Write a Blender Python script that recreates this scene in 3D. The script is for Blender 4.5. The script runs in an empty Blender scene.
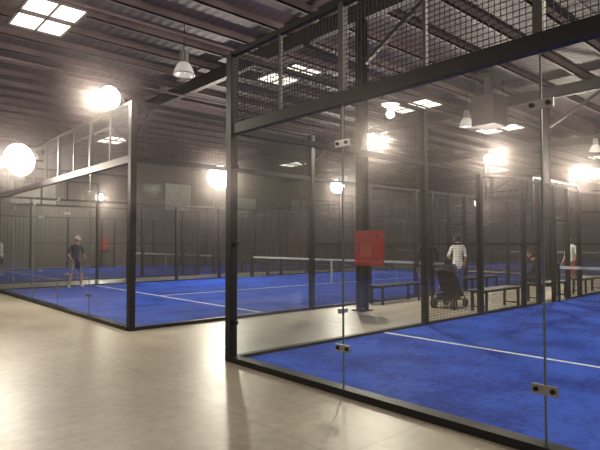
import bpy, bmesh, math, random
from mathutils import Vector, Matrix
random.seed(4)
sc = bpy.context.scene
try:
    sc.view_settings.view_transform = 'Standard'
    sc.view_settings.look = 'None'
except Exception as e:
    print(e)

# ------------------------------------------------------------ materials
def mat(name, col, rough=0.6, metal=0.0, emis=None, estr=0.0, noise=None, bump=0.0, spec=0.5):
    m = bpy.data.materials.new(name); m.use_nodes = True
    nt = m.node_tree; b = nt.nodes['Principled BSDF']
    b.inputs['Base Color'].default_value = (*col, 1)
    b.inputs['Roughness'].default_value = rough
    b.inputs['Metallic'].default_value = metal
    b.inputs['Specular IOR Level'].default_value = spec
    if emis:
        b.inputs['Emission Color'].default_value = (*emis, 1)
        b.inputs['Emission Strength'].default_value = estr
    if noise:
        sc_, amt = noise
        g = nt.nodes.new('ShaderNodeNewGeometry')
        n = nt.nodes.new('ShaderNodeTexNoise'); n.inputs['Scale'].default_value = sc_
        n.inputs['Detail'].default_value = 6
        r = nt.nodes.new('ShaderNodeValToRGB')
        r.color_ramp.elements[0].position = 0.3; r.color_ramp.elements[1].position = 0.7
        r.color_ramp.elements[0].color = (*[c*(1-amt) for c in col], 1)
        r.color_ramp.elements[1].color = (*[min(1, c*(1+amt)) for c in col], 1)
        nt.links.new(g.outputs['Position'], n.inputs['Vector'])
        nt.links.new(n.outputs['Fac'], r.inputs['Fac'])
        nt.links.new(r.outputs['Color'], b.inputs['Base Color'])
        if bump:
            bp = nt.nodes.new('ShaderNodeBump'); bp.inputs['Strength'].default_value = bump
            nt.links.new(n.outputs['Fac'], bp.inputs['Height'])
            nt.links.new(bp.outputs['Normal'], b.inputs['Normal'])
    return m

M_steel = mat('black_steel', (0.012, 0.010, 0.012), 0.5, noise=(8, 0.25), spec=0.3)
M_greysteel = mat('grey_steel', (0.065, 0.056, 0.058), 0.5, noise=(8, 0.2))
M_wire = mat('mesh_wire', (0.05, 0.044, 0.048), 0.7, noise=(5, 0.15), spec=0.2)
M_chrome = mat('bracket_metal', (0.35, 0.35, 0.35), 0.35, 0.7, noise=(20, 0.1))
M_line = mat('line_white', (0.75, 0.8, 0.9), 0.8, noise=(10, 0.1))
M_netw = mat('net_tape', (0.5, 0.5, 0.48), 0.8, noise=(10, 0.05))
M_netb = mat('net_black', (0.03, 0.03, 0.035), 0.8, noise=(10, 0.1))
M_edge = mat('glass_edge', (0.10, 0.13, 0.12), 0.3, noise=(10, 0.1))
M_purlin = mat('purlin_steel', (0.095, 0.068, 0.074), 0.6, noise=(1.5, 0.3))
M_rafter = mat('rafter_steel', (0.02, 0.016, 0.018), 0.6, noise=(2, 0.3))
M_red = mat('cabinet_red', (0.55, 0.03, 0.015), 0.4, noise=(6, 0.12))
M_wood = mat('bench_wood', (0.03, 0.02, 0.018), 0.5, noise=(9, 0.3))
M_skyl = mat('skylight_panel', (0.9, 0.9, 0.8), 0.5, emis=(1, 0.95, 0.78), estr=2.0)
M_lit = mat('lamp_lit', (1, 1, 1), 0.5, emis=(1, 0.95, 0.80), estr=24)
M_bell = mat('lamp_bell', (0.55, 0.53, 0.5), 0.25, 0.3, emis=(1, 0.92, 0.85), estr=0.3)
M_alu = mat('lamp_housing', (0.28, 0.27, 0.27), 0.4, 0.5, noise=(10, 0.1))
M_banner = mat('banner_cloth', (0.42, 0.42, 0.38), 0.8, noise=(1.2, 0.25))
M_rubber = mat('rubber', (0.015, 0.015, 0.015), 0.7, noise=(10, 0.2))
M_fabric = mat('stroller_fabric', (0.02, 0.02, 0.028), 0.85, noise=(10, 0.2))
M_skin = mat('skin', (0.42, 0.22, 0.14), 0.6, noise=(15, 0.06))
M_hairk = mat('hair_dark', (0.02, 0.012, 0.008), 0.6, noise=(40, 0.3))
M_white = mat('cloth_white', (0.85, 0.85, 0.83), 0.8, noise=(10, 0.06))
M_navy = mat('cloth_navy', (0.03, 0.03, 0.05), 0.8, noise=(10, 0.15))
M_blackc = mat('cloth_black', (0.012, 0.012, 0.015), 0.8, noise=(10, 0.15))
M_grey = mat('cloth_grey', (0.16, 0.16, 0.18), 0.8, noise=(10, 0.15))
M_bluec = mat('cloth_blue', (0.03, 0.08, 0.32), 0.8, noise=(10, 0.15))
M_redc = mat('cloth_red', (0.5, 0.05, 0.03), 0.8, noise=(10, 0.1))
M_eye = mat('eye_dark', (0.02, 0.015, 0.01), 0.2)
M_lip = mat('lips', (0.35, 0.1, 0.08), 0.5)
M_shoe = mat('shoe_white', (0.6, 0.6, 0.6), 0.6, noise=(20, 0.1))

def glass_mat():
    m = bpy.data.materials.new('court_glass'); m.use_nodes = True
    nt = m.node_tree; nt.nodes.clear()
    o = nt.nodes.new('ShaderNodeOutputMaterial')
    t = nt.nodes.new('ShaderNodeBsdfTransparent'); t.inputs[0].default_value = (0.95, 0.975, 0.96, 1)
    g = nt.nodes.new('ShaderNodeBsdfGlossy'); g.inputs['Roughness'].default_value = 0.0
    g.inputs[0].default_value = (0.95, 1, 0.98, 1)
    d = nt.nodes.new('ShaderNodeBsdfDiffuse'); d.inputs[0].default_value = (0.6, 0.57, 0.54, 1)
    geo = nt.nodes.new('ShaderNodeNewGeometry')
    dt = nt.nodes.new('ShaderNodeVectorMath'); dt.operation = 'DOT_PRODUCT'
    nt.links.new(geo.outputs['Incoming'], dt.inputs[0]); nt.links.new(geo.outputs['Normal'], dt.inputs[1])
    ab = nt.nodes.new('ShaderNodeMath'); ab.operation = 'ABSOLUTE'; nt.links.new(dt.outputs['Value'], ab.inputs[0])
    om = nt.nodes.new('ShaderNodeMath'); om.operation = 'SUBTRACT'; om.inputs[0].default_value = 1; nt.links.new(ab.outputs[0], om.inputs[1])
    pw = nt.nodes.new('ShaderNodeMath'); pw.operation = 'POWER'; pw.inputs[1].default_value = 5; nt.links.new(om.outputs[0], pw.inputs[0])
    f = nt.nodes.new('ShaderNodeMath'); f.operation = 'MULTIPLY_ADD'; f.inputs[1].default_value = 0.8; f.inputs[2].default_value = 0.08
    nt.links.new(pw.outputs[0], f.inputs[0])
    mx = nt.nodes.new('ShaderNodeMixShader'); mx2 = nt.nodes.new('ShaderNodeMixShader')
    n = nt.nodes.new('ShaderNodeTexNoise'); n.inputs['Scale'].default_value = 1.4; n.inputs['Detail'].default_value = 8
    mr = nt.nodes.new('ShaderNodeMapRange'); mr.inputs[1].default_value = 0.3; mr.inputs[2].default_value = 0.8
    mr.inputs[3].default_value = 0.012; mr.inputs[4].default_value = 0.04
    nt.links.new(geo.outputs['Position'], n.inputs['Vector'])
    nt.links.new(n.outputs['Fac'], mr.inputs[0])
    nt.links.new(mr.outputs[0], mx.inputs[0])
    nt.links.new(t.outputs[0], mx.inputs[1]); nt.links.new(d.outputs[0], mx.inputs[2])
    nt.links.new(f.outputs[0], mx2.inputs[0])
    nt.links.new(mx.outputs[0], mx2.inputs[1]); nt.links.new(g.outputs[0], mx2.inputs[2])
    nt.links.new(mx2.outputs[0], o.inputs[0])
    return m
M_glass = glass_mat()

def turf_mat():
    m = bpy.data.materials.new('blue_turf'); m.use_nodes = True
    nt = m.node_tree; b = nt.nodes['Principled BSDF']; b.inputs['Roughness'].default_value = 0.9
    b.inputs['Specular IOR Level'].default_value = 0.12
    geo = nt.nodes.new('ShaderNodeNewGeometry')
    n1 = nt.nodes.new('ShaderNodeTexNoise'); n1.inputs['Scale'].default_value = 1.3; n1.inputs['Detail'].default_value = 8
    n2 = nt.nodes.new('ShaderNodeTexNoise'); n2.inputs['Scale'].default_value = 14; n2.inputs['Detail'].default_value = 6
    for n in (n1, n2): nt.links.new(geo.outputs['Position'], n.inputs['Vector'])
    a = nt.nodes.new('ShaderNodeMath'); a.operation = 'MULTIPLY_ADD'
    nt.links.new(n2.outputs['Fac'], a.inputs[0]); a.inputs[1].default_value = 0.7
    nt.links.new(n1.outputs['Fac'], a.inputs[2])
    r = nt.nodes.new('ShaderNodeValToRGB')
    e = r.color_ramp.elements
    e[0].position = 0.65; e[0].color = (0.005, 0.032, 0.31, 1)
    e[1].position = 1.05; e[1].color = (0.028, 0.10, 0.60, 1)
    nt.links.new(a.outputs[0], r.inputs['Fac']); nt.links.new(r.outputs['Color'], b.inputs['Base Color'])
    bp = nt.nodes.new('ShaderNodeBump'); bp.inputs['Strength'].default_value = 0.5
    nt.links.new(n2.outputs['Fac'], bp.inputs['Height']); nt.links.new(bp.outputs['Normal'], b.inputs['Normal'])
    return m
M_turf = turf_mat()

def floor_mat():
    m = bpy.data.materials.new('concrete_floor'); m.use_nodes = True
    nt = m.node_tree; b = nt.nodes['Principled BSDF']
    geo = nt.nodes.new('ShaderNodeNewGeometry')
    n1 = nt.nodes.new('ShaderNodeTexNoise'); n1.inputs['Scale'].default_value = 0.6; n1.inputs['Detail'].default_value = 10
    n1.inputs['Roughness'].default_value = 0.75
    n2 = nt.nodes.new('ShaderNodeTexNoise'); n2.inputs['Scale'].default_value = 9; n2.inputs['Detail'].default_value = 9
    for n in (n1, n2): nt.links.new(geo.outputs['Position'], n.inputs['Vector'])
    a = nt.nodes.new('ShaderNodeMath'); a.operation = 'MULTIPLY_ADD'
    nt.links.new(n2.outputs['Fac'], a.inputs[0]); a.inputs[1].default_value = 0.5
    nt.links.new(n1.outputs['Fac'], a.inputs[2])
    r = nt.nodes.new('ShaderNodeValToRGB'); e = r.color_ramp.elements
    e[0].position = 0.5; e[0].color = (0.25, 0.215, 0.165, 1)
    e[1].position = 0.95; e[1].color = (0.47, 0.42, 0.34, 1)
    nt.links.new(a.outputs[0], r.inputs['Fac'])
    br = nt.nodes.new('ShaderNodeTexBrick'); br.offset = 0.0
    br.inputs['Scale'].default_value = 1.0; br.inputs['Mortar Size'].default_value = 0.008
    br.inputs['Brick Width'].default_value = 6; br.inputs['Row Height'].default_value = 6
    br.inputs['Color1'].default_value = (1, 1, 1, 1); br.inputs['Color2'].default_value = (1, 1, 1, 1)
    br.inputs['Mortar'].default_value = (0.75, 0.74, 0.73, 1)
    mp = nt.nodes.new('ShaderNodeMapping'); mp.inputs['Location'].default_value = (3.3, 3.4, 0)
    nt.links.new(geo.outputs['Position'], mp.inputs['Vector'])
    nt.links.new(mp.outputs[0], br.inputs['Vector'])
    mm = nt.nodes.new('ShaderNodeMix'); mm.data_type = 'RGBA'; mm.blend_type = 'MULTIPLY'; mm.inputs[0].default_value = 1
    nt.links.new(r.outputs['Color'], mm.inputs[6]); nt.links.new(br.outputs['Color'], mm.inputs[7])
    nt.links.new(mm.outputs[2], b.inputs['Base Color'])
    rr = nt.nodes.new('ShaderNodeMapRange'); rr.inputs[3].default_value = 0.25; rr.inputs[4].default_value = 0.5
    nt.links.new(n1.outputs['Fac'], rr.inputs[0]); nt.links.new(rr.outputs[0], b.inputs['Roughness'])
    return m
M_floor = floor_mat()

def corr_mat(name, c0, c1, axis, scale):
    m = bpy.data.materials.new(name); m.use_nodes = True
    nt = m.node_tree; b = nt.nodes['Principled BSDF']; b.inputs['Roughness'].default_value = 0.6
    geo = nt.nodes.new('ShaderNodeNewGeometry')
    w = nt.nodes.new('ShaderNodeTexWave'); w.wave_type = 'BANDS'; w.bands_direction = axis
    w.inputs['Scale'].default_value = scale
    n = nt.nodes.new('ShaderNodeTexNoise'); n.inputs['Scale'].default_value = 0.5; n.inputs['Detail'].default_value = 6
    nt.links.new(geo.outputs['Position'], w.inputs['Vector']); nt.links.new(geo.outputs['Position'], n.inputs['Vector'])
    r = nt.nodes.new('ShaderNodeValToRGB'); e = r.color_ramp.elements
    e[0].position = 0.3; e[1].position = 0.75
    e[0].color = (*c0, 1); e[1].color = (*c1, 1)
    nt.links.new(n.outputs['Fac'], r.inputs['Fac']); nt.links.new(r.outputs['Color'], b.inputs['Base Color'])
    bp = nt.nodes.new('ShaderNodeBump'); bp.inputs['Strength'].default_value = 0.4; bp.inputs['Distance'].default_value = 0.03
    nt.links.new(w.outputs['Fac'], bp.inputs['Height']); nt.links.new(bp.outputs['Normal'], b.inputs['Normal'])
    return m
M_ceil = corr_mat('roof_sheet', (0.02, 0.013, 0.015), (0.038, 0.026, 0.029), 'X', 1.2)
M_wallx = corr_mat('wall_sheet_a', (0.13, 0.11, 0.10), (0.19, 0.165, 0.15), 'X', 1.5)
M_wally = corr_mat('wall_sheet_b', (0.13, 0.11, 0.10), (0.19, 0.165, 0.15), 'Y', 1.5)

# ------------------------------------------------------------ mesh builder
class MB:
    def __init__(s): s.v = []; s.f = []; s.m = []; s.mats = []; s.smooth = []
    def mi(s, m):
        if m not in s.mats: s.mats.append(m)
        return s.mats.index(m)
    def add(s, vs, fs, m, smooth=False):
        o = len(s.v); i = s.mi(m); s.v += [tuple(x) for x in vs]
        for f in fs:
            s.f.append([k+o for k in f]); s.m.append(i); s.smooth.append(smooth)
    def box(s, a, b, m, M=None):
        (x0, y0, z0), (x1, y1, z1) = a, b
        vs = [Vector(p) for p in ((x0,y0,z0),(x1,y0,z0),(x1,y1,z0),(x0,y1,z0),(x0,y0,z1),(x1,y0,z1),(x1,y1,z1),(x0,y1,z1))]
        if M: vs = [M @ p for p in vs]
        s.add(vs, [(0,3,2,1),(4,5,6,7),(0,1,5,4),(1,2,6,5),(2,3,7,6),(3,0,4,7)], m)
    def cb(s, c, d, m, M=None):
        s.box([c[i]-d[i]/2 for i in range(3)], [c[i]+d[i]/2 for i in range(3)], m, M)
    def tube(s, p, q, r1, m, r2=None, n=4, caps=False, smooth=False):
        p, q = Vector(p), Vector(q); r2 = r1 if r2 is None else r2
        d = (q-p).normalized(); a = Vector((0,0,1)) if abs(d.z) < 0.9 else Vector((1,0,0))
        x = d.cross(a).normalized(); y = d.cross(x)
        vs = []
        for c, r in ((p, r1), (q, r2)):
            for k in range(n):
                t = 2*math.pi*(k+0.5)/n
                vs.append(c + x*math.cos(t)*r + y*math.sin(t)*r)
        fs = [(k, (k+1) % n, n+(k+1) % n, n+k) for k in range(n)]
        if caps: fs += [tuple(range(n-1, -1, -1)), tuple(range(n, 2*n))]
        s.add(vs, fs, m, smooth)
    def path(s, pts, r, m, n=8):
        for a, b in zip(pts[:-1], pts[1:]): s.tube(a, b, r, m, n=n, caps=True, smooth=False)
    def lathe(s, prof, c, m, n=24, M=None):
        vs = []
        for r, z in prof:
            for k in range(n):
                t = 2*math.pi*k/n
                p = Vector((r*math.cos(t), r*math.sin(t), z))
                if M: p = M @ p
                vs.append(p + Vector(c))
        fs = []
        for i in range(len(prof)-1):
            for k in range(n):
                fs.append((i*n+k, i*n+(k+1) % n, (i+1)*n+(k+1) % n, (i+1)*n+k))
        s.add(vs, fs, m, True)
    def ell(s, c, r, m, nu=16, nv=10, z0=-1.0, M=None):
        prof = []
        for i in range(nv+1):
            ph = math.asin(max(-1, z0)) + (math.pi/2-math.asin(max(-1, z0)))*i/nv
            prof.append((max(1e-4, math.cos(ph)), math.sin(ph)))
        vs = []
        for q, z in prof:
            for k in range(nu):
                t = 2*math.pi*k/nu
                p = Vector((q*math.cos(t)*r[0], q*math.sin(t)*r[1], z*r[2]))
                if M: p = M @ p
                vs.append(p+Vector(c))
        fs = []
        for i in range(nv):
            for k in range(nu): fs.append((i*nu+k, i*nu+(k+1) % nu, (i+1)*nu+(k+1) % nu, (i+1)*nu+k))
        s.add(vs, fs, m, True)
    def mesh(s, name):
        me = bpy.data.meshes.new(name); me.from_pydata(s.v, [], s.f)
        for m in s.mats: me.materials.append(m)
        me.polygons.foreach_set('material_index', s.m)
        me.polygons.foreach_set('use_smooth', s.smooth)
        me.update(); return me
    def obj(s, name, parent=None, loc=(0,0,0), rotz=0.0):
        o = bpy.data.objects.new(name, s.mesh(name)); sc.collection.objects.link(o)
        o.location = loc; o.rotation_euler = (0, 0, rotz)
        if parent: o.parent = parent
        return o

def empty(name, loc=(0,0,0), rotz=0.0):
    e = bpy.data.objects.new(name, None); e.empty_display_size = 0.3
    sc.collection.objects.link(e); e.location = loc; e.rotation_euler = (0, 0, rotz); return e

# ------------------------------------------------------------ room shell
X0, X1, Y0, Y1, H = -8.0, 49.5, -13.0, 34.5, 7.2
b = MB(); b.box((X0, Y0, -0.2), (X1, Y1, 0), M_floor); b.obj('floor')
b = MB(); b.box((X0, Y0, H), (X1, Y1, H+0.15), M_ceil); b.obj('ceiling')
b = MB(); b.box((X0-0.2, Y1, 0), (X1+0.2, Y1+0.2, H), M_wallx); b.obj('wall_left')
b = MB(); b.box((X0-0.2, Y0-0.2, 0), (X1+0.2, Y0, H), M_wallx); b.obj('wall_right')
b = MB(); b.box((X1, Y0, 0), (X1+0.2, Y1, H), M_wally); b.obj('wall_back')
b = MB(); b.box((X0-0.2, Y0, 0), (X0, Y1, H), M_wally); b.obj('wall_front')

b = MB()
y = Y0+0.7
while y < Y1:
    b.box((X0, y-0.035, H-0.2), (X1, y+0.035, H), M_purlin)
    b.box((X0, y-0.035, H-0.2), (X1, y+0.09, H-0.18), M_purlin)
    y += 1.25
b.obj('roof_purlins')
COLX = [-0.95, 8.87, 18.7, 28.5, 38.3]
for cx in COLX:
    b = MB()
    z1 = H-0.2; z0 = z1-0.4
    b.box((cx-0.09, Y0, z0), (cx+0.09, Y1, z0+0.025), M_rafter)
    b.box((cx-0.09, Y0, z1-0.025), (cx+0.09, Y1, z1), M_rafter)
    b.box((cx-0.012, Y0, z0), (cx+0.012, Y1, z1), M_rafter)
    for cy in (-5.6, 7.8, 20.2):
        for sgn in (-1, 1):
            b.tube((cx, cy+sgn*0.1, z0-1.0), (cx, cy+sgn*1.9, z0), 0.06, M_rafter)
    b.obj('roof_beam')
for cx in COLX[1:]:
    for cy in (7.8, 20.2):
        b = MB()
        b.box((cx-0.10, cy-0.10, 0), (cx-0.085, cy+0.10, H-0.6), M_steel)
        b.box((cx+0.085, cy-0.10, 0), (cx+0.10, cy+0.10, H-0.6), M_steel)
        b.box((cx-0.085, cy-0.012, 0), (cx+0.085, cy+0.012, H-0.6), M_steel)
        b.cb((cx, cy, 0.012), (0.34, 0.34, 0.024), M_steel)
        b.obj('steel_column')
b = MB()
for yy, zz in ((11.0, 6.5), (15.6, 6.5), (4.0, 6.5)):
    b.tube((X0, yy, zz), (X1, yy, zz), 0.035, M_purlin, n=6)
b.obj('ceiling_conduit')

k = 0
for cx, cy in ((3.7, 13.3), (10.9, 12.7), (17.1, 12.3), (23.6, 12.0), (29.6, 11.3), (36.0, 11.3),
               (3.7, -3), (10.9, -3), (17.1, -3), (3.7, 27), (10.9, 27), (23.6, 27)):
    b = MB(); z = H-0.22
    for iy in (-1, 1):
        for ix in (-1, 1):
            c = (cx+ix*0.31, cy+iy*0.56, z)
            b.cb(c, (0.56, 0.86, 0.02), M_skyl)
    for ix in (-0.62, 0, 0.62): b.cb((cx+ix, cy, z), (0.05, 2.1, 0.06), M_purlin)
    for iy in (-1.02, 0, 1.02): b.cb((cx, cy+iy, z), (1.3, 0.1 if iy else 0.2, 0.06), M_purlin)
    b.obj('window_%d' % (k+1)); k += 1

# ------------------------------------------------------------ padel court
def court_parts():
    P = {}
    b = MB(); b.box((0.06, 0.06, 0), (19.94, 9.94, 0.02), M_turf); P['turf'] = b.mesh('turf')
    b = MB(); z = (0.0205, 0.024)
    for t in (3.05, 16.95): b.box((t-0.035, 0.06, z[0]), (t+0.035, 9.94, z[1]), M_line)
    b.box((3.08, 4.965, z[0]), (16.92, 5.035, z[1]), M_line); P['court_lines'] = b.mesh('court_lines')
    f = MB(); w = MB(); g = MB(); c = MB()
    L, W = 20.0, 10.0
    for t in (0, L):
        sg = -1 if t == 0 else 1
        for s in (0, W): f.cb((t, s, 2.0), (0.11, 0.11, 4.0), M_steel)
        f.cb((t, W/2, 3.0), (0.09, W, 0.13), M_steel)
        f.cb((t, W/2, 4.0), (0.06, W, 0.06), M_steel)
        f.cb((t, W/2, 0.035), (0.14, W, 0.07), M_steel)
        for s in (2, 4, 6, 8):
            f.cb((t, s, 3.5), (0.07, 0.07, 1.0), M_greysteel)
            g.cb((t, s, 1.5), (0.012, 0.014, 2.9), M_edge)
            for zz in (0.46, 2.54):
                c.cb((t+sg*0.01, s, zz), (0.02, 0.19, 0.07), M_chrome)
                for ds in (-0.06, 0.06): c.tube((t+sg*0.02, s+ds, zz), (t+sg*0.035, s+ds, zz), 0.018, M_steel, n=8, caps=True)
        for s in (1, 3, 5, 7, 9): f.cb((t, s, 3.5), (0.035, 0.035, 1.0), M_greysteel)
        for k in range(5):
            s0 = k*2+0.01; s1 = k*2+1.99
            g.add([(t, s0, 0.07), (t, s1, 0.07), (t, s1, 2.94), (t, s0, 2.94)], [(0, 1, 2, 3)], M_glass)
        for s in (0.09, W-0.09):
            for zz in (0.5, 1.5, 2.5): c.cb((t, s, zz), (0.04, 0.09, 0.05), M_steel)
    POST = [4.3, 6.3, 8.3, 9.1, 10.0, 10.9, 11.7, 13.7, 15.7]
    for s in (0, W):
        for t in (2.1, L-2.1): f.cb((t, s, 3.5), (0.05, 0.05, 1.0), M_steel)
        for t in POST:
            h = 4.0 if t in (4.3, 15.7) else 3.0
            f.cb((t, s, h/2), (0.1, 0.1, h), M_steel)
        for a, e in ((0, 4.3), (15.7, 20)):
            f.cb(((a+e)/2, s, 3.0), (e-a, 0.07, 0.08), M_steel)
            f.cb(((a+e)/2, s, 4.0), (e-a, 0.06, 0.06), M_steel)
            f.cb(((a+e)/2, s, 0.03), (e-a, 0.1, 0.06), M_steel)
        f.cb((10, s, 3.0), (11.4, 0.06, 0.06), M_steel)
        f.cb((10, s, 2.1), (1.8, 0.05, 0.05), M_steel)
        for a, e in ((4.3, 9.1), (10.9, 15.7)):
            f.cb(((a+e)/2, s, 0.03), (e-a, 0.08, 0.06), M_steel)
            f.cb(((a+e)/2, s, 1.5), (e-a, 0.04, 0.04), M_steel)
        for a, e in ((0.01, 2.09), (2.11, 4.25), (15.75, 17.89), (17.91, 19.99)):
            g.add([(a, s, 0.07), (e, s, 0.07), (e, s, 2.95), (a, s, 2.95)], [(0, 1, 2, 3)], M_glass)
        for t in (2.1, L-2.1):
            g.cb((t, s, 1.5), (0.014, 0.012, 2.9), M_edge)
            for zz in (0.46, 2.54): c.cb((t, s, zz), (0.19, 0.04, 0.07), M_chrome)
    r = 0.004; st = 0.05
    def panel(p0, ax, ln, z0, z1):
        n = int(ln/st)
        for i in range(n+1):
            q = list(p0); q[ax] += i*st
            w.tube((q[0], q[1], z0), (q[0], q[1], z1), r, M_wire)
        m_ = int((z1-z0)/st)
        for i in range(m_+1):
            q = list(p0); q[ax] += ln; zz = z0+i*st
            w.tube((p0[0], p0[1], zz), (q[0], q[1], zz), r, M_wire)
    for t in (0, L): panel((t, 0), 1, W, 3.05, 3.98)
    for s in (0, W):
        panel((0, s), 0, 4.3, 3.05, 3.98); panel((15.7, s), 0, 4.3, 3.05, 3.98)
        panel((4.3, s), 0, 4.8, 0.05, 2.98); panel((10.9, s), 0, 4.8, 0.05, 2.98)
        panel((9.1, s), 0, 1.8, 2.1, 2.98)
    P['frame'] = f.mesh('frame'); P['wire_mesh'] = w.mesh('wire_mesh')
    P['glass_panels'] = g.mesh('glass_panels'); P['glass_clips'] = c.mesh('glass_clips')
    return P
PARTS = court_parts()
nb = MB()   # net
for s in (0.12, 9.88):
    nb.tube((10, s, 0.02), (10, s, 0.98), 0.04, M_steel, n=12, caps=True)
nb.box((9.985, 0.12, 0.86), (10.015, 9.88, 0.93), M_netw)
nb.box((9.985, 4.97, 0.02), (10.015, 5.03, 0.86), M_netw)
s = 0.12
while s < 9.88:
    nb.tube((10, s, 0.04), (10, s, 0.86), 0.003, M_netb, n=3); s += 0.06
z = 0.06
while z < 0.86:
    nb.tube((10, 0.12, z), (10, 9.88, z), 0.003, M_netb, n=3); z += 0.06
PARTS['net'] = nb.mesh('net')
CX = 3.85
for (x, y) in ((CX, -4.36), (CX, 8.70), (CX, 21.76), (27.0, -4.36), (27.0, 8.70), (27.0, 21.76)):
    e = empty('padel_court', (x, y, 0))
    for n_, me in PARTS.items():
        o = bpy.data.objects.new(n_, me); sc.collection.objects.link(o); o.parent = e

# ------------------------------------------------------------ lamps
def add_light(e, loc, power, size):
    l = bpy.data.lights.new('lamp_light', 'POINT'); l.energy = power; l.color = (1, 0.88, 0.73)
    l.shadow_soft_size = size
    lo = bpy.data.objects.new('lamp_light', l); sc.collection.objects.link(lo)
    lo.parent = e; lo.location = loc
def lamp(x, y, z, lit, scale=1.0, power=0):
    e = empty('high_bay_lamp', (x, y, z))
    b = MB(); S = scale
    b.lathe([(0.001, 0.42*S), (0.07*S, 0.42*S), (0.10*S, 0.38*S), (0.10*S, 0.16*S), (0.13*S, 0.12*S)], (0, 0, 0), M_alu, 20)
    for k in range(8):
        t = k*math.pi/4
        b.tube((0.1*S*math.cos(t), 0.1*S*math.sin(t), 0.17*S), (0.1*S*math.cos(t), 0.1*S*math.sin(t), 0.37*S), 0.015*S, M_alu)
    bell = [(0.12*S, 0.13*S), (0.16*S, 0.08*S), (0.205*S, 0.0), (0.24*S, -0.09*S), (0.265*S, -0.16*S), (0.275*S, -0.17*S)]
    b.lathe(bell, (0, 0, 0), M_bell, 28)
    b.lathe([(0.26*S, -0.165*S), (0.28*S, -0.165*S), (0.28*S, -0.185*S), (0.26*S, -0.185*S)], (0, 0, 0), M_alu, 28)
    b.ell((0, 0, -0.04*S), (0.085*S, 0.085*S, 0.12*S), M_lit if lit else M_bell)
    if lit: b.ell((0, 0, -0.16*S), (0.25*S, 0.25*S, 0.1*S), M_lit)
    b.tube((0, 0, 0.42*S), (0, 0, H-0.15-z), 0.012, M_steel, n=6)
    b.obj('lamp_body', e)
    if power: add_light(e, (0, 0, -0.45*S), power, 0.12)

def floodlight(x, y, z, base, dirs, S, power):
    """round projector(s) on a bracket clamped to the fence; base = clamp point; dirs = aiming vectors"""
    e = empty('court_floodlight', (x, y, z))
    b = MB(); o = Vector((x, y, z)); bp = Vector(base)-o
    b.tube(bp, (bp.x, bp.y, max(0.02, bp.z+0.1)), 0.03, M_steel, n=10, caps=True)
    b.tube((bp.x, bp.y, 0.0), (0, 0, 0), 0.025, M_steel, n=8)
    n = len(dirs)
    d0 = Vector(dirs[0]).normalized(); side = d0.cross(Vector((0, 0, 1))).normalized()
    for i, dd in enumerate(dirs):
        d = Vector(dd).normalized(); R = d.to_track_quat('Z', 'Y').to_matrix().to_4x4()
        c = side*(i-(n-1)/2)*0.56*S
        b.lathe([(0.001, -0.26*S), (0.09*S, -0.26*S), (0.11*S, -0.12*S), (0.19*S, -0.05*S), (0.265*S, 0.04*S), (0.27*S, 0.04*S)], c, M_alu, 28, R)
        b.ell(c+d*0.06*S, (0.28*S, 0.28*S, 0.2*S), M_lit, 28, 12, M=R)  # bulging lit face, its round shape and size imitate the lamp's glare
        b.tube(c-d*0.05*S, Vector((0, 0, 0)), 0.02, M_steel, n=6)
    b.obj('projector', e)
    add_light(e, tuple(d0*(0.3*S+0.15)), power, 0.13)
PW = 960
OUT = (-1, -0.45, -0.35); INS = (-0.35, -1, -0.35)
floodlight(3.62, 9.1, 4.12, (3.85, 9.1, 4.0), [OUT], 0.72, 260)
floodlight(3.38, 14.0, 3.58, (3.85, 14.0, 3.75), [OUT], 1.4, 400)
floodlight(11.9, 18.4, 4.3, (11.9, 18.7, 3.0), [INS], 1.75, PW)
floodlight(19.1, 18.5, 4.45, (19.1, 18.7, 3.0), [INS], 1.3, PW)
floodlight(10.0, 8.5, 4.08, (10.0, 8.7, 3.0), [INS], 0.75, PW*0.75)
floodlight(16.1, 8.5, 4.3, (16.1, 8.7, 3.0), [INS, INS], 0.55, PW*0.75)
floodlight(23.0, 8.5, 4.5, (23.0, 8.7, 4.0), [INS], 0.75, PW)
floodlight(11.9, 31.5, 4.3, (11.9, 31.76, 3.0), [INS], 0.8, PW)
floodlight(33.0, 18.5, 4.3, (33.0, 18.7, 3.0), [INS], 0.9, PW)
for x, y in ((6.4, 11.5), (16.9, 9.85), (25.9, 8.6)): lamp(x, y, 5.9, False)
for x, y, p in ((-4.0, -3.0, 0.6), (7.5, -1.5, 1.2), (17, -1.5, 1.1), (-5, 10.0, 0.65), (34, 0, 1)): lamp(x, y, 6.0, True, 1.1, PW*p)  # the two over the walkway are unseen, added as fill for the floor

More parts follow.
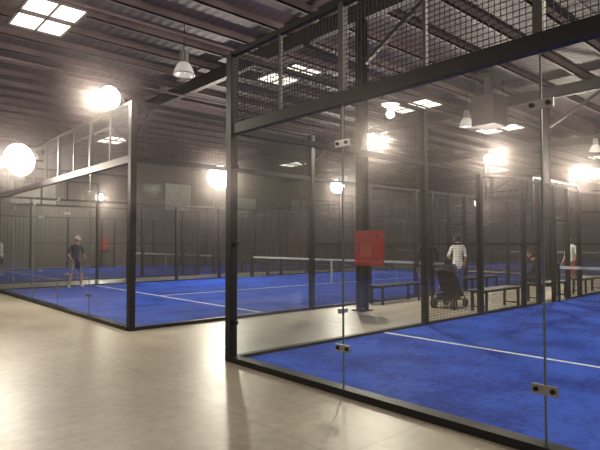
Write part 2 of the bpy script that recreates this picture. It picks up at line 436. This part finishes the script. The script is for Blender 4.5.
# ------------------------------------------------------------ props
M_label = mat('cabinet_label', (0.6, 0.1, 0.07), 0.3)
def cabinet(loc, rotz):
    e = empty('fire_hose_cabinet', loc, rotz)
    b = MB()
    b.box((-0.1, -0.33, -0.38), (0.1, 0.33, 0.38), M_red)
    b.box((-0.115, -0.30, -0.35), (-0.1, 0.30, 0.35), M_red)
    b.box((-0.12, -0.16, -0.2), (-0.115, 0.16, 0.1), M_label)
    b.box((-0.135, 0.24, -0.05), (-0.115, 0.27, 0.05), M_chrome)
    for zz in (-0.25, 0.25): b.tube((-0.115, -0.31, zz-0.05), (-0.115, -0.31, zz+0.05), 0.012, M_steel, n=8, caps=True)
    b.obj('cabinet_box', e)
cabinet((8.668, 7.42, 1.41), 0)
cabinet((13.2, Y1-0.14, 1.45), math.pi/2)
def bench(x, y, L=1.9):
    e = empty('bench', (x, y, 0))
    b = MB()
    for k in range(3): b.cb((0, -0.13+k*0.13, 0.46), (L, 0.115, 0.04), M_wood)
    for sx in (-L/2+0.2, L/2-0.2):
        b.cb((sx, 0, 0.42), (0.05, 0.4, 0.04), M_steel)
        for sy in (-0.17, 0.17): b.cb((sx, sy, 0.2), (0.05, 0.05, 0.4), M_steel)
        b.cb((sx, 0, 0.1), (0.04, 0.3, 0.03), M_steel)
    b.cb((0, 0, 0.41), (L-0.4, 0.04, 0.03), M_steel)
    b.obj('bench_body', e)
bench(11.5, 6.0); bench(10.8, 8.35); bench(14.3, 6.0); bench(15.0, 8.35); bench(17.3, 6.0)

def stroller(loc, rotz):
    e = empty('stroller', loc, rotz)
    b = MB()
    for sx in (-0.24, 0.24):
        b.path([(sx, 0.38, 0.16), (sx, -0.22, 0.78), (sx, -0.38, 1.0)], 0.014, M_greysteel)
        b.path([(sx, -0.34, 0.16), (sx, 0.02, 0.52), (sx, 0.1, 0.62)], 0.013, M_greysteel)
        for yy in (0.38, -0.34):
            r = 0.12 if yy < 0 else 0.09
            for ox in (-0.025, 0.025):
                Mx = Matrix.Rotation(math.pi/2, 4, 'Y')
                b.lathe([(r*0.72, -0.015), (r, -0.015), (r, 0.015), (r*0.72, 0.015), (r*0.72, -0.015)], (sx+ox, yy, r), M_rubber, 20, Mx)
            b.tube((sx-0.03, yy, r), (sx+0.03, yy, r), 0.02, M_greysteel, n=8, caps=True)
            for k in range(6):
                t = k*math.pi/3
                b.tube((sx, yy, r), (sx, yy+r*0.75*math.cos(t), r+r*0.75*math.sin(t)), 0.006, M_greysteel)
            b.tube((sx, yy, r), (sx, yy, 0.17), 0.012, M_greysteel)
    b.tube((-0.24, -0.38, 1.0), (0.24, -0.38, 1.0), 0.02, M_rubber, n=10, caps=True)
    b.tube((-0.24, 0.1, 0.62), (0.24, 0.1, 0.62), 0.018, M_rubber, n=10, caps=True)
    for yy, zz in ((0.38, 0.16), (-0.34, 0.16)): b.tube((-0.24, yy, zz), (0.24, yy, zz), 0.012, M_greysteel, n=6)
    def strip(pts, w, th):
        for (y0, z0), (y1, z1) in zip(pts[:-1], pts[1:]):
            d = Vector((0, y1-y0, z1-z0)).normalized(); n = Vector((0, -d.z, d.y))*th
            vs = []
            for sx in (-w, w):
                for (yy, zz) in ((y0, z0), (y1, z1)):
                    vs += [Vector((sx, yy, zz)), Vector((sx, yy, zz))+n]
            b.add(vs, [(0,2,3,1),(4,5,7,6),(0,1,5,4),(2,6,7,3),(0,4,6,2),(1,3,7,5)], M_fabric)
    strip([(0.36, 0.26), (0.26, 0.42), (0.0, 0.40), (-0.2, 0.85)], 0.21, 0.035)
    for sx in (-0.21, 0.21):
        b.add([(sx, 0.26, 0.42), (sx, 0.0, 0.40), (sx, -0.2, 0.85), (sx, -0.02, 0.72), (sx, 0.1, 0.56)], [(0, 1, 2, 3, 4)], M_fabric)
    n = 10; vs = []
    for i in range(6):
        a = math.radians(20+i*26)
        cy, cz = -0.14+0.3*math.cos(a)*0.9, 0.72+0.3*math.sin(a)
        for k in range(n+1):
            t = math.pi*k/n
            vs.append((-0.23*math.cos(t), -0.14+(cy+0.14)*(0.35+0.65*math.sin(t)), 0.72+(cz-0.72)*(0.35+0.65*math.sin(t))))
    fs = [(i*(n+1)+k, i*(n+1)+k+1, (i+1)*(n+1)+k+1, (i+1)*(n+1)+k) for i in range(5) for k in range(n)]
    b.add(vs, fs, M_fabric, True)
    b.box((-0.19, -0.3, 0.18), (0.19, 0.2, 0.2), M_fabric)
    for sx in (-0.19, 0.19): b.box((sx-0.005, -0.3, 0.18), (sx+0.005, 0.2, 0.32), M_fabric)
    for yy in (-0.3, 0.2): b.box((-0.19, yy-0.005, 0.18), (0.19, yy+0.005, 0.30), M_fabric)
    b.obj('stroller_body', e)
stroller((10.9, 6.85, 0), math.radians(-80))

b = MB()
b.cb((0, 0, 0), (0.9, 0.8, 1.0), M_greysteel)
for k in range(7): b.cb((-0.46, 0, -0.36+k*0.12), (0.04, 0.7, 0.03), M_purlin)
for sx in (-0.35, 0.35):
    for sy in (-0.3, 0.3): b.tube((sx, sy, 0.5), (sx, sy, H-0.2-5.9), 0.015, M_steel, n=6)
b.tube((0, 0, 0.5), (0, 0, H-5.9-0.1), 0.14, M_greysteel, n=16)
b.obj('unit_heater', None, (16.2, 8.6, 5.9))
for i, (x, wd, z0, z1) in enumerate(((18.8, 2.2, 3.9, 5.9), (24.5, 3.0, 3.6, 5.2), (9.0, 2.6, 3.8, 5.2), (31, 2.4, 3.6, 5.4))):
    b = MB()
    b.box((-wd/2, -0.03, z0), (wd/2, 0, z1), M_banner)
    for sx in (-wd/2, wd/2): b.box((sx-0.03, -0.05, z0-0.03), (sx+0.03, 0, z1+0.03), M_greysteel)
    for zz in (z0, z1): b.box((-wd/2, -0.05, zz-0.03), (wd/2, 0, zz+0.03), M_greysteel)
    b.obj('wall_banner', None, (x, Y1, 0))

# ------------------------------------------------------------ people
def skin_mesh(nodes, edges, roots, sub=2):
    me = bpy.data.meshes.new('tmp')
    names = list(nodes); idx = {n: i for i, n in enumerate(names)}
    me.from_pydata([nodes[n][0] for n in names], [(idx[a], idx[c]) for a, c in edges], [])
    o = bpy.data.objects.new('tmp', me); sc.collection.objects.link(o)
    md = o.modifiers.new('s', 'SKIN'); md.use_smooth_shade = True
    for i, n in enumerate(names):
        r = nodes[n][1]
        if not isinstance(r, tuple): r = (r, r)
        me.skin_vertices[0].data[i].radius = r
        me.skin_vertices[0].data[i].use_root = n in roots
    s2 = o.modifiers.new('u', 'SUBSURF'); s2.levels = sub; s2.render_levels = sub
    bpy.context.view_layer.update()
    dg = bpy.context.evaluated_depsgraph_get()
    ev = o.evaluated_get(dg); m2 = ev.to_mesh()
    vs = [v.co.copy() for v in m2.vertices]; fs = [list(p.vertices) for p in m2.polygons]
    ev.to_mesh_clear()
    bpy.data.objects.remove(o); bpy.data.meshes.remove(me)
    return vs, fs

def segd(p, a, c):
    a, c = Vector(a), Vector(c); d = c-a; t = max(0, min(1, (p-a).dot(d)/max(1e-9, d.dot(d))))
    return (p-(a+d*t)).length

def person(name, loc, face, top, bottom, pose={}, longlegs=True, cap=None, hair='short', scale=1.0, sleeves='short', racket=False, shoe=M_shoe):
    th = math.atan2(-face[0], face[1])
    e = empty(name, loc, th); e.scale = (scale,)*3
    N = {
     'pel': ((0,0,.95),(.145,.105)), 'bel': ((0,0,1.10),(.125,.095)), 'che': ((0,.0,1.28),(.155,.105)), 'shb': ((0,-.01,1.41),(.10,.075)),
     'nk': ((0,0,1.50),(.052,.055)), 'nk2': ((0,.01,1.57),(.05,.055)),
     'sl': ((-.175,-.01,1.41),.058), 'el': ((-.23,-.03,1.14),.042), 'wl': ((-.25,.07,.91),.027), 'pl': ((-.25,.10,.84),(.036,.018)),
     'sr': ((.175,-.01,1.41),.058), 'er': ((.23,-.03,1.14),.042), 'wr': ((.25,.07,.91),.027), 'pr': ((.25,.10,.84),(.036,.018)),
     'hl': ((-.09,0,.86),.088), 'kl': ((-.11,.02,.50),.058), 'al': ((-.12,-.01,.09),.038), 'fl': ((-.13,.13,.035),(.042,.034)),
     'hr': ((.09,0,.86),.088), 'kr': ((.11,.02,.50),.058), 'ar': ((.12,-.01,.09),.038), 'fr': ((.13,.13,.035),(.042,.034)),
    }
    for k_, v_ in pose.items():
        if k_ in N: N[k_] = (v_, N[k_][1])
    E = [('pel','bel'),('bel','che'),('che','shb'),('shb','nk'),('nk','nk2'),('shb','sl'),('sl','el'),('el','wl'),('wl','pl'),
         ('shb','sr'),('sr','er'),('er','wr'),('wr','pr'),('pel','hl'),('hl','kl'),('kl','al'),('al','fl'),('pel','hr'),('hr','kr'),('kr','ar'),('ar','fr')]
    vs, fs = skin_mesh(N, E, ('pel',))
    b = MB()
    mp = {}
    for a, c in E:
        k_ = (a, c)
        if k_ in (('pel','bel'),('bel','che'),('che','shb'),('shb','sl'),('shb','sr')): m = top
        elif k_ in (('sl','el'),('sr','er')): m = top
        elif k_ in (('el','wl'),('er','wr')): m = top if sleeves == 'long' else M_skin
        elif k_ in (('pel','hl'),('pel','hr'),('hl','kl'),('hr','kr')): m = bottom
        elif k_ in (('kl','al'),('kr','ar')): m = bottom if longlegs else M_skin
        elif k_ in (('al','fl'),('ar','fr')): m = shoe
        else: m = M_skin
        mp[k_] = m
    o_ = len(b.v); b.v += [tuple(v) for v in vs]
    for f in fs:
        c = sum((vs[i] for i in f), Vector())/len(f)
        best = min(E, key=lambda k_: segd(c, N[k_[0]][0], N[k_[1]][0]) / (1.6 if k_[1] in ('bel','che','shb') else 1))
        b.f.append([i+o_ for i in f]); b.m.append(b.mi(mp[best])); b.smooth.append(True)
    for w_, p_, sg in (('wl','pl',1), ('wr','pr',-1)):
        W_, P_ = Vector(N[w_][0]), Vector(N[p_][0])
        d = (P_-W_).normalized(); side = Vector((0,1,0)) - d*d.y; side.normalize()
        inn = d.cross(side)*(1 if sg > 0 else -1)
        if inn.x*sg < 0: inn = -inn
        nodes = {}; ed = []; roots = []
        for i, ln in enumerate((.072, .082, .076, .06)):
            off = side*(.027-.018*i)
            a = P_+off; c1 = a+d*(.02+ln*.45)+inn*.004; c2 = c1+(d*.8+inn*.6).normalized()*ln*.35; c3 = c2+(d*.4+inn*.9).normalized()*ln*.28
            for j, q in enumerate((a, c1, c2, c3)): nodes['f%d%d' % (i, j)] = (tuple(q), (.0095, .0085, .008, .0065)[j])
            ed += [('f%d%d' % (i, j), 'f%d%d' % (i, j+1)) for j in range(3)]; roots.append('f%d0' % i)
        a = P_-d*.03+side*.025; c1 = a+side*.025+d*.02+inn*.012; c2 = c1+d*.03+side*.006+inn*.012
        for j, q in enumerate((a, c1, c2)): nodes['t%d' % j] = (tuple(q), (.012, .0105, .008)[j])
        ed += [('t0','t1'),('t1','t2')]; roots.append('t0')
        v2, f2 = skin_mesh(nodes, ed, roots, 1)
        b.add(v2, f2, M_skin, True)
    nk = Vector(N['nk2'][0]); tilt = pose.get('tilt', 0); turn = pose.get('turn', 0)
    R = Matrix.Rotation(turn, 4, 'Z') @ Matrix.Rotation(tilt, 4, 'X')
    hc = nk + R.to_3x3() @ Vector((0, .02, .085))
    T = lambda p: hc + (R.to_3x3() @ Vector(p))
    hv = []; hf = []; nu, nv = 20, 14
    for i in range(nv+1):
        ph = -math.pi/2+math.pi*i/nv
        for k_ in range(nu):
            t = 2*math.pi*k_/nu
            x = math.cos(ph)*math.cos(t); y_ = math.cos(ph)*math.sin(t); z_ = math.sin(ph)
            w2 = 1-0.28*max(0, -z_)**1.2
            jaw = 0.012*max(0, -z_)*(1 if y_ > 0 else -1.5)
            hv.append(T((x*.074*w2, y_*.094*w2+jaw, z_*.118)))
    for i in range(nv):
        for k_ in range(nu): hf.append((i*nu+k_, i*nu+(k_+1) % nu, (i+1)*nu+(k_+1) % nu, (i+1)*nu+k_))
    b.add(hv, hf, M_skin, True)
    b.add([T((-.012,.088,-.025)), T((.012,.088,-.025)), T((0,.117,-.028)), T((0,.094,.015)), T((0,.09,-.038))], [(0,2,3),(2,1,3),(0,4,2),(4,1,2)], M_skin)
    for sx in (-1, 1):
        b.ell(T((sx*.029,.084,.005)), (.011,.007,.007), M_eye, 10, 6, M=R)
        b.ell(T((sx*.029,.087,.022)), (.016,.005,.004), M_hairk, 8, 5, M=R)
        b.ell(T((sx*.075,-.005,-.01)), (.009,.02,.03), M_skin, 10, 6, M=R)
    b.ell(T((0,.087,-.055)), (.024,.007,.006), M_lip, 10, 6, M=R)
    Rh = R @ Matrix.Rotation(math.radians(22), 4, 'X')
    b.ell(T((0,-.008,.012)), (.081,.1,.118), cap if cap else M_hairk, 18, 8, z0=0.05, M=Rh)
    b.ell(T((0,-.022,-.005)), (.078,.086,.1), M_hairk, 18, 8, z0=-0.75, M=R @ Matrix.Rotation(math.radians(38), 4, 'X'))
    if cap:
        vs_ = [T((-.06,.07,.035)), T((-.05,.13,.028)), T((0,.155,.028)), T((.05,.13,.028)), T((.06,.07,.035)), T((0,.085,.05))]
        b.add(vs_, [(0,1,5),(1,2,5),(2,3,5),(3,4,5)], cap)
        b.add([v+Vector((0,0,-.006)) for v in vs_], [(0,5,1),(1,5,2),(2,5,3),(3,5,4)], cap)
    if hair == 'long':
        b.ell(T((0,-.06,-.06)), (.07,.05,.15), M_hairk, 14, 8, M=R)
    b.obj('body', e)
    if racket:
        rb = MB(); P_ = Vector(N['pr'][0]); d = (Vector(N['pr'][0])-Vector(N['wr'][0])).normalized()
        ax = (d*0.5+Vector((0,.8,-.35))).normalized(); h0 = P_+d*.03-ax*.08+Vector((-.02,0,0))
        rb.tube(h0, h0+ax*.2, .016, M_rubber, n=10, caps=True)
        u = ax; n_ = u.cross(Vector((0,0,1))).normalized(); v_ = n_.cross(u)
        c0 = h0+ax*.33; rim = []
        for k_ in range(24):
            t = 2*math.pi*k_/24; rim.append(c0+u*.15*math.cos(t)+v_*.13*math.sin(t))
        for k_ in range(24): rb.tube(rim[k_], rim[(k_+1) % 24], .018, M_rubber, n=6)
        rb.add([p+n_*.012 for p in rim]+[p-n_*.012 for p in rim], [tuple(range(24)), tuple(range(47, 23, -1))], M_navy)
        rb.obj('padel_racket', e)
    return e

RIGHT = (0.745, -0.667); FWD = (0.667, 0.745)
def mixd(a, c): return (RIGHT[0]*a+FWD[0]*c, RIGHT[1]*a+FWD[1]*c)
person('padel_player', (6.0, 18.0, 0.02), mixd(0.75, -0.6), M_navy, M_grey, cap=M_white, longlegs=False, racket=True,
       pose={'che': (0,.05,1.27), 'shb': (0,.08,1.39), 'nk': (0,.11,1.48), 'nk2': (0,.13,1.54), 'sl': (-.175,.08,1.39), 'sr': (.175,.08,1.39),
             'kl': (-.17,.08,.50), 'al': (-.23,-.02,.09), 'fl': (-.26,.12,.035), 'kr': (.17,.10,.50), 'ar': (.22,.02,.09), 'fr': (.25,.16,.035),
             'el': (-.27,.06,1.13), 'wl': (-.22,.27,1.02), 'pl': (-.18,.33,1.0), 'er': (.28,.08,1.12), 'wr': (.26,.26,.97), 'pr': (.25,.32,.93), 'tilt': -0.15})
person('padel_player', (5.7, 27.1, 0.02), mixd(1, 0.1), M_white, M_navy, longlegs=False)
person('standing_woman', (10.95, 7.5, 0), mixd(0.3, 1), M_blackc, M_blackc, hair='long', sleeves='long', scale=1.0,
       pose={'er': (.24,.06,1.16), 'wr': (.2,.28,1.06), 'pr': (.19,.34,1.04)})
person('standing_man', (13.0, 7.9, 0), mixd(-0.2, 1), M_white, M_bluec,
       pose={'el': (-.27,.02,1.16), 'wl': (-.17,.2,1.08), 'pl': (-.12,.25,1.08)})
person('standing_man', (18.3, 6.9, 0), mixd(-1, -0.3), M_white, M_redc, longlegs=False)
sit = {'pel': (0,0,.585), 'bel': (0,.03,.71), 'che': (0,.09,.88), 'shb': (0,.13,1.0), 'nk': (0,.17,1.08), 'nk2': (0,.19,1.14),
       'sl': (-.175,.13,.99), 'sr': (.175,.13,.99), 'el': (-.22,.2,.75), 'er': (.22,.2,.75), 'wl': (-.14,.38,.68), 'wr': (.14,.38,.68),
       'pl': (-.1,.44,.665), 'pr': (.1,.44,.665), 'hl': (-.09,.06,.57), 'hr': (.09,.06,.57), 'kl': (-.13,.45,.55), 'kr': (.13,.45,.55),
       'al': (-.13,.42,.09), 'ar': (.13,.42,.09), 'fl': (-.14,.56,.035), 'fr': (.14,.56,.035), 'tilt': -0.3}
person('seated_person', (13.9, 6.0, 0), (-0.35, 1), M_blackc, M_blackc, sleeves='long', pose=sit)

# ------------------------------------------------------------ world + camera
w = bpy.data.worlds.new('world'); sc.world = w; w.use_nodes = True
nt = w.node_tree
nt.nodes['Background'].inputs[0].default_value = (0.5, 0.45, 0.45, 1)
nt.nodes['Background'].inputs[1].default_value = 0.02
v_ = nt.nodes.new('ShaderNodeVolumeScatter')   # thin scattering haze, added to put glare halos around the lamps
v_.inputs['Color'].default_value = (1, 0.87, 0.86, 1); v_.inputs['Density'].default_value = 0.0045; v_.inputs['Anisotropy'].default_value = 0.96
nt.links.new(v_.outputs[0], nt.nodes['World Output'].inputs['Volume'])
cam = bpy.data.cameras.new('camera'); co = bpy.data.objects.new('camera', cam); sc.collection.objects.link(co)
cam.lens = 519/600*36; cam.sensor_width = 36; cam.clip_end = 200
pitch = math.atan(18/519)
d = Vector((0.667*math.cos(pitch), 0.745*math.cos(pitch), math.sin(pitch)))
co.location = (0, 0, 1.52); co.rotation_euler = d.to_track_quat('-Z', 'Y').to_euler()
sc.camera = co
